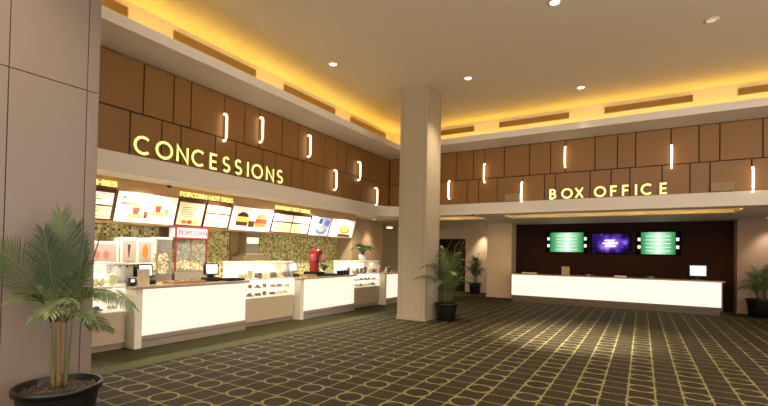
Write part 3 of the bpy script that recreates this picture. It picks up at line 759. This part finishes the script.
# flat snack baskets and trays
def tray(x, y, w, d, label, m_, n=0, h=.045, g=None):
    t = thing('serving_tray', label, 'tray', (x, y, CT), 0, g)
    mb = MB(); mb.box(-d/2, d/2, -w/2, w/2, 0, .01, .003)
    for a in (-1, 1): mb.box(-d/2, d/2, a*w/2-.006, a*w/2+.006, 0, h); mb.box(a*d/2-.006, a*d/2+.006, -w/2, w/2, 0, h)
    mb.build('tray_body', m_, t)
BEI = mat('wicker_beige', '#a88b62', .7, noise=.3, nscale=40)
tray(-7.25, 4.95, .62, .36, 'beige counter tray with wrapped snacks left of the till with side unit', BEI)
for k in range(10):
    mb = MB().box(-.05, .05, -.028, .028, 0, .03, .012); o = mb.build('candy_bar', mat('wrap_%d' % (k % 3), ['#c9a06a', '#8d6a3e', '#b7956a'][k % 3], .4, noise=.2, nscale=30), None, (-7.36+.20*(k % 2), 4.70+.10*(k//2)+.02*(k % 2), CT+.011)); o.rotation_euler = (0, 0, .3*math.sin(k*3))
    tag(o, 'wrapped candy bar lying in the beige tray on the nearest counter', 'candy bar', 'candy bars in the beige tray')
tray(-7.22, 6.00, .36, .34, 'flat black tray at the right end of the nearest glowing counter', blk)
tray(-7.13, 9.05, .80, .24, 'flat black tray at the foot of the red slush machine', blk)
tray(-7.25, 8.40, .34, .26, 'small beige tray between middle till and red slush machine', BEI)
# red slush machine
t = thing('slush_machine', 'red slush drink machine with two bowls on the middle counter', 'slush machine', (-7.50, 8.93, CT))
MB().box(-.22, .22, -.18, .18, 0, .10, .02).build('drip_base', blk, t)
MB().box(-.10, .10, -.09, .09, .10, .58, .03).build('tower', red, t)
MB().box(-.12, .20, -.10, .10, .55, .68, .04).build('head', red, t)
MB().lathe([(0, .68), (.07, .68), (.06, .72), (0, .73)], .0, 0, 0, 20).build('cap', red, t)
for a in (-1, 1):
    b_ = MB().lathe([(0, .36), (.06, .36), (.085, .42), (.09, .56), (.0, .57)], .12, a*.17, 0, 18).build('bowl', mat('slush_bowl_%d' % (a+1), ['#c25a5a', '', '#e3a09a'][a+1], .15, noise=.1), t)
    MB().tube([(.12, a*.17, .40), (.20, a*.17, .40), (.20, a*.17, .34)], .014).build('tap', blk, t)
# dark cups in a row
cp0 = None
CL = ['dark paper cup at the left end of the row of four on the middle counter', 'dark paper cup second from left in the row of four', 'dark paper cup third from left in the row of four', 'dark paper cup at the right end of the row of four']
for k in range(4):
    o = MB().lathe([(0, 0), (.042, 0), (.055, .12), (.058, .125), (.05, .125), (.04, .02), (0, .02)], n=18).build('paper_cup', blk, None, (-7.12, 9.50+.14*k, CT))
    tag(o, CL[k], 'cup', 'dark cups in a row')
    MB().lathe([(0, .126), (.056, .124), (.06, .118), (.06, .128), (0, .135)], n=18).build('lid', white if k == 0 else blk, o)
for k, (x, y, h, m_) in enumerate(((-7.35, 12.0, .20, '#8c5f4a'), (-7.22, 12.22, .14, '#cfc6bc'), (-7.3, 12.55, .17, '#4a4038'))):
    o = MB().lathe([(0, 0), (.05, 0), (.055, h*.6), (.025, h*.8), (.025, h), (0, h)], n=14).build('condiment_bottle', mat('bottle_%d' % k, m_, .3, noise=.1), None, (x, y, CT))
    tag(o, ['brown', 'pale', 'dark'][k]+' squat condiment bottle on the far glowing counter', 'bottle', 'bottles on the far counter')
    MB().lathe([(0, h), (.02, h), (.018, h+.03), (0, h+.03)], n=12).build('cap', white, o)

# box behind the register area: gold ceiling lamp in the corridor
t = thing('ceiling_lamp', 'small bright ceiling lamp in the corridor left of the column', 'ceiling light', (-9.9, 17.0, 2.86))
MB().lathe([(0, 0), (.16, 0), (.16, -.02), (0, -.02)], n=24).build('mount', gold, t); MB().lathe([(0, -.02), (.14, -.02), (.13, -.07), (0, -.085)], n=24).build('lamp_shade', mat('corridor_lamp', '#fff1cc', .4, emit='#ffeab0', es=2.5, noise=.01), t)

# ------------------------------------------------------------------ box office
t = thing('ticket_counter', 'long glowing box office ticket counter in front of the dark brown wall', 'counter', (-4.02, 15.66, 0))
LB = 6.02
B(.02, LB-.04, .08, .75, .16, .95).build('body', beige_lam, t)
B(.01, LB-.035, .0, .08, .235, .955).build('light_panel', box_glow, t)
B(LB-.035, LB, .0, .78, .235, .955, bev=.004).build('end_post', mat('counter_end', '#8a6f52', .45, noise=.03), t)
tk = B(.04, LB-.06, .06, .75, 0, .12); tk.box(.0, LB, .02, .75, .125, .23, .008); tk.build('toe_kick', mat('counter_skirt', '#665743', .45, noise=.05), t)
B(-.03, LB+.05, -.05, .82, .96, 1.0, bev=.005).build('countertop', stone, t)
def tv(x0, x1, z0, z1, label, kind):
    k = 17.32/18.1; x0 *= k; x1 *= k; z0 = 1.6+(z0-1.6)*k; z1 = 1.6+(z1-1.6)*k
    t = thing('wall_screen', label, 'screen', ((x0+x1)/2, 17.39, (z0+z1)/2)); w_, h_ = (x1-x0)/2, (z1-z0)/2
    B(-w_, w_, -.06, -.01, -h_, h_, bev=.008).build('casing', mat('screen_casing', '#050505', .85, noise=.02, spec=.1), t)
    B(-.2, .2, -.01, .01, -.15, .15).build('wall_bracket', blk, t)
    M = bpy.data.materials.new('screen_image_'+kind); M.use_nodes = True; nt = M.node_tree; g = NG(nt); b = nt.nodes['Principled BSDF']
    b.inputs['Base Color'].default_value = (.005, .005, .005, 1); b.inputs['Roughness'].default_value = .7; b.inputs['Specular IOR Level'].default_value = .1
    tc = nt.nodes.new('ShaderNodeTexCoord'); sx = nt.nodes.new('ShaderNodeSeparateXYZ'); nt.links.new(tc.outputs['Object'], sx.inputs[0])
    if kind.startswith('green'):
        u = g.m('DIVIDE', sx.outputs[0], w_); r_ = nt.nodes.new('ShaderNodeValToRGB'); e = r_.color_ramp
        e.elements[0].position = 0; e.elements[0].color = lin('#0b2414'); e.elements[1].position = 1; e.elements[1].color = lin('#0b2414')
        for p_, c_ in ((.08, '#16603a'), (.2, '#4fae6d'), (.36, '#a9e8bd'), (.52, '#effff2'), (.66, '#a4e6b8'), (.82, '#48a868'), (.92, '#145a36')): q_ = e.elements.new(p_); q_.color = lin(c_)
        nt.links.new(g.m('ADD', g.m('MULTIPLY', u, .5), .5), r_.inputs[0]); colr = r_.outputs[0]
    else:
        n = nt.nodes.new('ShaderNodeTexNoise'); n.inputs['Scale'].default_value = 3.2; n.inputs['Detail'].default_value = 6; nt.links.new(tc.outputs['Object'], n.inputs['Vector'])
        r2 = g.m('SQRT', g.m('ADD', g.m('POWER', g.m('DIVIDE', g.m('ADD', sx.outputs[0], .05), w_*.75), 2), g.m('POWER', g.m('DIVIDE', sx.outputs[2], h_*.9), 2)))
        v_ = g.m('SUBTRACT', g.m('ADD', g.m('MULTIPLY', n.outputs['Fac'], 1.5), .05), g.m('MULTIPLY', r2, .55))
        r_ = nt.nodes.new('ShaderNodeValToRGB'); e = r_.color_ramp; e.elements[0].position = 0; e.elements[0].color = lin('#0d0424'); e.elements[1].position = .8; e.elements[1].color = lin('#f6e6ff')
        for p_, c_ in ((.25, '#2f1470'), (.45, '#6a3fc0'), (.6, '#b78be8')): q_ = e.elements.new(p_); q_.color = lin(c_)
        nt.links.new(v_, r_.inputs[0]); colr = r_.outputs[0]
    nt.links.new(colr, b.inputs['Emission Color']); b.inputs['Emission Strength'].default_value = 1.0
    s_ = B(-w_+.04, w_-.04, -.063, -.061, -h_+.03, h_-.03).build('picture', M, t)
    SW = mat('screen_white', '#ffffff', .3, emit='#f4fff6', es=1, noise=.01); SB = mat('screen_black', '#030604', .9, noise=.01, spec=.05)
    if kind.startswith('green'):
        B(-w_+.04, -w_+.15, -.0645, -.0632, -h_+.03, h_-.03).build('film_edge', SB, s_); B(w_-.15, w_-.04, -.0645, -.0632, -h_+.03, h_-.03).build('film_edge', SB, s_)
        mb = MB()
        for a in (-w_+.095, w_-.095):
            for z in (-.13, .13): mb.box(a-.042, a+.042, -.066, -.0646, z-.055, z+.055)
        mb.build('film_hole', SW, s_)
        mb = MB()
        for k_ in range(5): mb.box(-.36, .36, -.065, -.0632, -.27+k_*.125, -.255+k_*.125)
        mb.build('menu_text_lines', mat('screen_rule', '#eafff0', .3, emit='#eafff0', es=.9, noise=.01), s_)
    else:
        mb = MB(); 
        for (a, b_, z) in ((-.20, .12, .10), (-.26, .22, .0), (-.16, .16, -.10)): mb.box(a, b_, -.065, -.0632, z-.025, z+.025)
        mb.build('title_lines', SW, s_)
tv(-3.304, -1.771, 1.787, 2.605, 'green ticket information screen nearest the pale pier, left of the purple screen', 'green_left')
tv(-1.675, -.349, 1.772, 2.549, 'purple wall screen between the two green screens', 'purple')
tv(-.198, 1.154, 1.743, 2.59, 'green ticket information screen at the right end of the three screens', 'green_right')
# monitor facing the visitors, papers and things on the ticket counter
t = thing('monitor', 'white-lit monitor standing at the right end of the ticket counter', 'monitor', (1.44, 15.95, 1.0))
MB().box(-.12, .12, -.08, .08, 0, .015, .004).build('base', blk, t); MB().box(-.02, .02, -.01, .02, .01, .14).build('neck', blk, t)
f = MB().box(-.22, .22, -.02, .02, .10, .45, .008).build('casing', blk, t); B(-.195, .195, -.0225, -.0205, .13, .425).build('screen', mat('monitor_screen', '#dfe4f4', .3, emit='#dfe5fb', es=.95, noise=.01), f)
t = thing('card_holder', 'upright beige notice holder on the left part of the ticket counter', 'card holder', (-2.24, 15.85, 1.0))
MB().box(-.13, .13, -.05, .05, 0, .02, .004).build('foot', mat('holder_beige', '#b29a7c', .5, noise=.05), t); MB().box(-.125, .125, -.01, .01, .015, .29, .003).build('card', MATS['holder_beige'], t)
for k, (x, w_, l) in enumerate(((-3.75, .5, 'long pale leaflet box at the left end of the ticket counter'), (-.9, .36, 'flat pale leaflet box near the middle of the ticket counter'))):
    t = thing('leaflet_box', l, 'box', (x+.3, 15.9, 1.0)); B(-w_/2, w_/2, -.1, .1, 0, .04, bev=.006).build('box_body', mat('leaflet_pale', '#d8cbb8', .5, noise=.1), t); B(-w_/2+.02, w_/2-.02, -.08, .08, .04, .048).build('leaflets', white, t)
for k, (x, l) in enumerate(((-1.55, 'small dark ticket printer left of centre on the ticket counter'), (.25, 'small dark ticket printer right of centre on the ticket counter'))):
    t = thing('ticket_printer', l, 'printer', (x, 16.2, 1.0)); MB().box(-.12, .12, -.08, .08, 0, .05, .015).build('housing', blk, t); MB().box(-.05, .05, -.085, -.078, .02, .035).build('paper_slot', white, t)

# ------------------------------------------------------------------ palms
def pot(t, r, h, ridge=True):
    MB().lathe([(0, 0), (r*.74, 0), (r*.78, .02), (r*.92, h-.07), (r*.93, h-.05), (r, h-.05), (r*1.01, h-.012), (r*.99, h), (r*.93, h), (r*.90, h-.06), (0, h-.06)], n=48).build('planter', blkrim, t)
    mb = MB(); rn = random.Random(int(r*1000))
    mb.lathe([(0, h-.050), (r*.88, h-.055), (r*.88, h-.062), (0, h-.062)], n=30)
    for k in range(90):
        a = rn.random()*2*PI; q = r*.84*math.sqrt(rn.random()); t_ = bmesh.new(); bmesh.ops.create_icosphere(t_, subdivisions=1, radius=.010+rn.random()*.012)
        mb.merge(t_, Matrix.Translation((q*math.cos(a), q*math.sin(a), h-.047)))
    mb.build('soil', soil, t)
CLAMP = [None]
def bez(p0, p1, p2, t): return p0*(1-t)**2+p1*2*t*(1-t)+p2*t*t
def frond(t, p0, p1, p2, L, n=34, start=.3, droop=.35, m_=None, side=None, w=.0052, fan=.9, rnd=None, up=0, only=None):
    """feathered palm leaf: a rachis and two rows of narrow folded leaflets"""
    rnd = rnd or random; p0, p1, p2 = map(Vector, (p0, p1, p2)); N = 14
    pts = [bez(p0, p1, p2, k/N) for k in range(N+1)]
    mb = MB(); mb.tube(pts, [.009*(1-.75*k/N)+.0015 for k in range(N+1)], 5)
    st_ = mb.build('leaf_stalk', stem_m)
    lf = MB()
    for k in range(n):
        q = start+(1-start)*(k+.5)/n; c = bez(p0, p1, p2, q); tg = (bez(p0, p1, p2, min(1, q+.02))-bez(p0, p1, p2, q-.02)).normalized()
        sd = Vector(side) if side else tg.cross(Vector((0, 0, 1)))
        sd = (sd-tg*sd.dot(tg)).normalized(); nrm = tg.cross(sd)
        s_ = (q-start)/(1-start); ll = L*(.55+.45*math.sin(PI*min(1, s_*1.15+.15)))*(1 if s_ < .8 else 1-(s_-.8)*1.6)*(.9+.2*rnd.random())
        for sg in (-1, 1):
            if only and sg != only: continue
            f_ = fan*(1-.55*s_); d = (sd*sg*f_+tg*(1.05-.35*f_)+nrm*(rnd.random()-.5)*.3).normalized()
            P = []; cur = c.copy(); dd = d.copy(); M_ = 5
            for j in range(M_+1):
                P.append(CLAMP[0](cur) if CLAMP[0] else cur.copy()); cur = cur+dd*ll/M_; dd = (dd+Vector((0, 0, -droop*.35+up*.1))).normalized()
            wn = d.cross(nrm).normalized()
            A = []
            for j, pp in enumerate(P):
                ww = w*(.45+.9*math.sin(PI*min(.97, j/M_*.85+.12)))*.6 if j < M_ else .0006
                A.append((lf.bm.verts.new(pp+wn*ww), lf.bm.verts.new(pp+nrm*ww*.35), lf.bm.verts.new(pp-wn*ww)))
            for a, b in zip(A, A[1:]):
                lf.face([a[0], b[0], b[1], a[1]]); lf.face([a[1], b[1], b[2], a[2]])
    o = lf.build('frond', m_ or leafs[0], t); st_.parent = o
    return o
def lp(base, *pix, y=None):
    pass
# the big palm: planter centre measured on the floor
PX, PYy = -4.36, 1.80
big = thing('potted_palm', 'large potted palm in a black planter against the pale taupe pier, nearest the camera', 'potted palm', (PX, PYy, 0))
pot(big, .325, .42)
def W(px, py, dy=0): p = at(1, PYy+dy, px, py); return Vector((max(p.x, XL+.03), p.y, p.z))-Vector((PX, PYy, 0))
def stem(t, a, b, r0, r1, m_=None, mid=None):
    a, b = Vector(a), Vector(b); c = (a+b)/2+(Vector(mid) if mid else Vector((0, 0, 0)))
    MB().tube([bez(a, c, b, k/8) for k in range(9)], [r0+(r1-r0)*k/8 for k in range(9)], 9).build('stem', m_ or stem_m, t)
zb = .37
CLAMP[0] = lambda v: Vector((max(v.x, XL+.025-PX), v.y, v.z))
roots = {'a': (.0, 0, zb), 'b': (-.06, -.02, zb), 'c': (.05, .03, zb), 'd': (-.02, .05, zb), 'e': (.03, -.05, zb)}
stem(big, roots['a'], W(60, 318), .020, .012, trunk_m); stem(big, roots['b'], W(51, 322), .014, .009); stem(big, roots['c'], W(72, 318, .05), .014, .009)
stem(big, roots['d'], W(66, 322, .08), .012, .008); stem(big, roots['e'], W(56, 322, -.05), .013, .008)
rp = random.Random(11)
side = Rv  # leaflets of the upright leaves spread across the wall
SD = (.62, .78, 0)
frond(big, W(60, 320), W(61, 270), W(62, 214, .05), .34, 40, .22, .12, leafs[0], side=SD, fan=.75, rnd=rp, w=.0052)
frond(big, W(60, 320), W(66, 262, .1), W(76, 226, .2), .28, 34, .25, .2, leafs[2], side=SD, fan=.7, rnd=rp)
frond(big, W(58, 322), W(52, 270, -.1), W(44, 232, -.16), .26, 30, .3, .15, leafs[2], side=SD, fan=.7, rnd=rp)
frond(big, W(51, 322), W(36, 270, -.2), W(-16, 244, -.5), .30, 40, .25, -.1, leafs[0], side=(.1, .35, 1), fan=.95, rnd=rp, w=.005)
frond(big, W(51, 322), W(40, 280, -.15), W(8, 303, -.42), .17, 26, .3, .25, leafs[0], side=SD, fan=.8, rnd=rp)
frond(big, W(56, 322), W(50, 300, -.2), W(30, 322, -.38), .16, 22, .3, .5, leafs[0], side=SD, fan=.8, rnd=rp)
frond(big, W(72, 318), W(92, 268, .10), W(132, 306, .22), .25, 38, .25, .85, leafs[0], side=(.3, .9, .1), fan=.9, rnd=rp, w=.005)
frond(big, W(72, 318), W(80, 285, .2), W(104, 296, .42), .22, 30, .25, .8, leafg, side=(.4, .8, 0), fan=.9, rnd=rp)
frond(big, W(72, 318), W(78, 310, .1), W(112, 330, .25), .16, 26, .3, .4, leafs[2], side=(.3, .9, 0), fan=.8, rnd=rp)
frond(big, W(66, 322), W(74, 300, -.1), W(92, 320, -.25), .18, 26, .25, .5, leafs[0], side=(.3, .8, .2), fan=.9, rnd=rp)
frond(big, W(60, 320), W(60, 292, -.15), W(72, 300, -.4), .20, 26, .25, .7, leafs[0], side=SD, fan=.9, rnd=rp)
frond(big, W(60, 320), W(56, 296, -.15), W(50, 316, -.40), .18, 26, .25, .6, leafs[1], side=SD, fan=.9, rnd=rp)
frond(big, W(68, 320), W(80, 280, .1), W(84, 244, .12), .20, 26, .3, .15, leafs[2], side=SD, fan=.45, rnd=rp, w=.005)
frond(big, W(70, 320), W(84, 290, .12), W(104, 224, .18), .05, 14, .6, .0, leafs[2], side=SD, fan=.12, rnd=rp, w=.004)
frond(big, W(56, 322), W(40, 296, .0), W(28, 270, .02), .22, 28, .25, .3, leafs[0], side=SD, fan=.8, rnd=rp)
frond(big, W(64, 322), W(66, 300, -.05), W(88, 262, -.05), .20, 28, .3, .4, leafs[0], side=SD, fan=.8, rnd=rp)

def small_palm(x, y, r, h, H, spread, n, label, seed, mats, droop=.5, lim=0, clamp=None, extra=()):
    CLAMP[0] = clamp
    rn = random.Random(seed)
    t = thing('potted_palm', label, 'potted palm', (x, y, 0)); pot(t, r, h)
    for k in range(n):
        a = 2*PI*k*.382*1.0+rn.random()*.4; q = (k+.5)/n; top = H*(1-.28*q); R_ = spread*(.30+.70*q)
        ca, sa = math.cos(a), math.sin(a)
        side_lim = lim and ca < -.15 and sa > -.8
        if side_lim: R_ = min(R_, lim/abs(ca))
        b = (ca*r*.25, sa*r*.25, h-.05); m_ = (ca*R_*.25, sa*R_*.25, h+(top-h)*.85)
        e = (ca*R_, sa*R_, h+(top-h)*(1.0-.60*q))
        frond(t, b, m_, e, (.27+.06*rn.random())*(.6 if side_lim else 1), 24, .22, droop, mats[k % len(mats)], fan=.8, rnd=rn, w=.0085)
    for ex in extra: frond(t, (0, -.05, h-.05), (ex[0]*.1, ex[1]*.5, ex[2]+.35), ex, .24, 24, .3, .7, mats[0], fan=.8, rnd=rn, w=.0085)
    return t
small_palm(-4.15, 10.0, .285, .42, 1.95, .85, 17, 'potted palm in black planter standing right against the square column', 21, [leafs[0], leafg, leafs[1], leafs[0]], .6, .22, clamp=lambda v: Vector((max(v.x, -.29) if v.y > -.62 else v.x, v.y, v.z)), extra=[(-.50, -.80, 1.02), (-.30, -.85, 1.30)])
small_palm(-6.12, 17.85, .27, .45, 1.75, .45, 12, 'potted palm by the lobby back wall between marble door and pale pier', 22, [leafs[2], leafs[0]], .4, clamp=lambda v: Vector((v.x, min(v.y, .5), v.z)))
small_palm(2.95, 16.25, .36, .50, 1.55, .60, 15, 'potted palm at the right edge beside the box office wall', 23, [leafs[0], leafg, leafs[1]], clamp=lambda v: Vector((v.x, min(v.y, .51), v.z)))
def fern(x, y, z, s, label, seed, n=14):
    CLAMP[0] = None
    rn = random.Random(seed); t = thing('counter_plant', label, 'plant', (x, y, z), 0, None)
    MB().lathe([(0, 0), (.05*s, 0), (.07*s, .10*s), (.06*s, .10*s), (.055*s, .02), (0, .02)], n=18).build('pot', white, t)
    for k in range(n):
        a = 2*PI*k/n; q = .3+.7*rn.random(); R_ = .20*s*q
        frond(t, (0, 0, .08*s), (math.cos(a)*R_*.5, math.sin(a)*R_*.5, .30*s), (math.cos(a)*R_*1.3, math.sin(a)*R_*1.3, (.34-.16*q)*s), .09*s, 12, .2, .4, leafg, fan=.8, rnd=rn, w=.012*s)
fern(-7.45, 11.15, 1.385, 1.8, 'bright green fern on top of the far glass display case', 5)
fern(-7.62, 9.50, CT, 1.0, 'small green plant on the middle counter right of the red slush machine', 6)

# ------------------------------------------------------------------ stall lighting: round downlights in the stall ceiling
for k, y in enumerate((3.2, 4.9, 6.6, 8.3, 10.0, 11.6)):
    downlight(-8.15, y, 2.96, 'round downlight in the stall ceiling above the food counters', 'downlights in the stall ceiling', energy=STALL_E, spot=150, lc=(1, .9, .72), r=.06)
for x, y, e in ((-5.95, 18.1, 130), (3.15, 16.5, 110), (-8.0, 16.4, 120), (-10.4, 16.4, 330), (-8.45, 13.4, 120)):
    downlight(x, y, 2.87 if y > 14 else 2.86, 'round downlight under the lobby soffit at '+{-5.95: 'the palm by the marble door', 3.15: 'the palm at the right edge', -8.0: 'the marble door', -10.4: 'the corridor end', -8.45: 'the stall end wall'}[x], 'soffit downlights', energy=e, spot=75, lc=(1, .85, .68), r=.05)

# ------------------------------------------------------------------ world and look
W0 = bpy.data.worlds.new('world'); scene.world = W0; W0.use_nodes = True
bg = W0.node_tree.nodes['Background']; bg.inputs[0].default_value = (1, .90, .78, 1); bg.inputs[1].default_value = 3.2
scene.view_settings.view_transform = 'Standard'; scene.view_settings.look = 'None'; scene.view_settings.gamma = 1; scene.view_settings.use_curve_mapping = False
scene.view_settings.exposure = 0
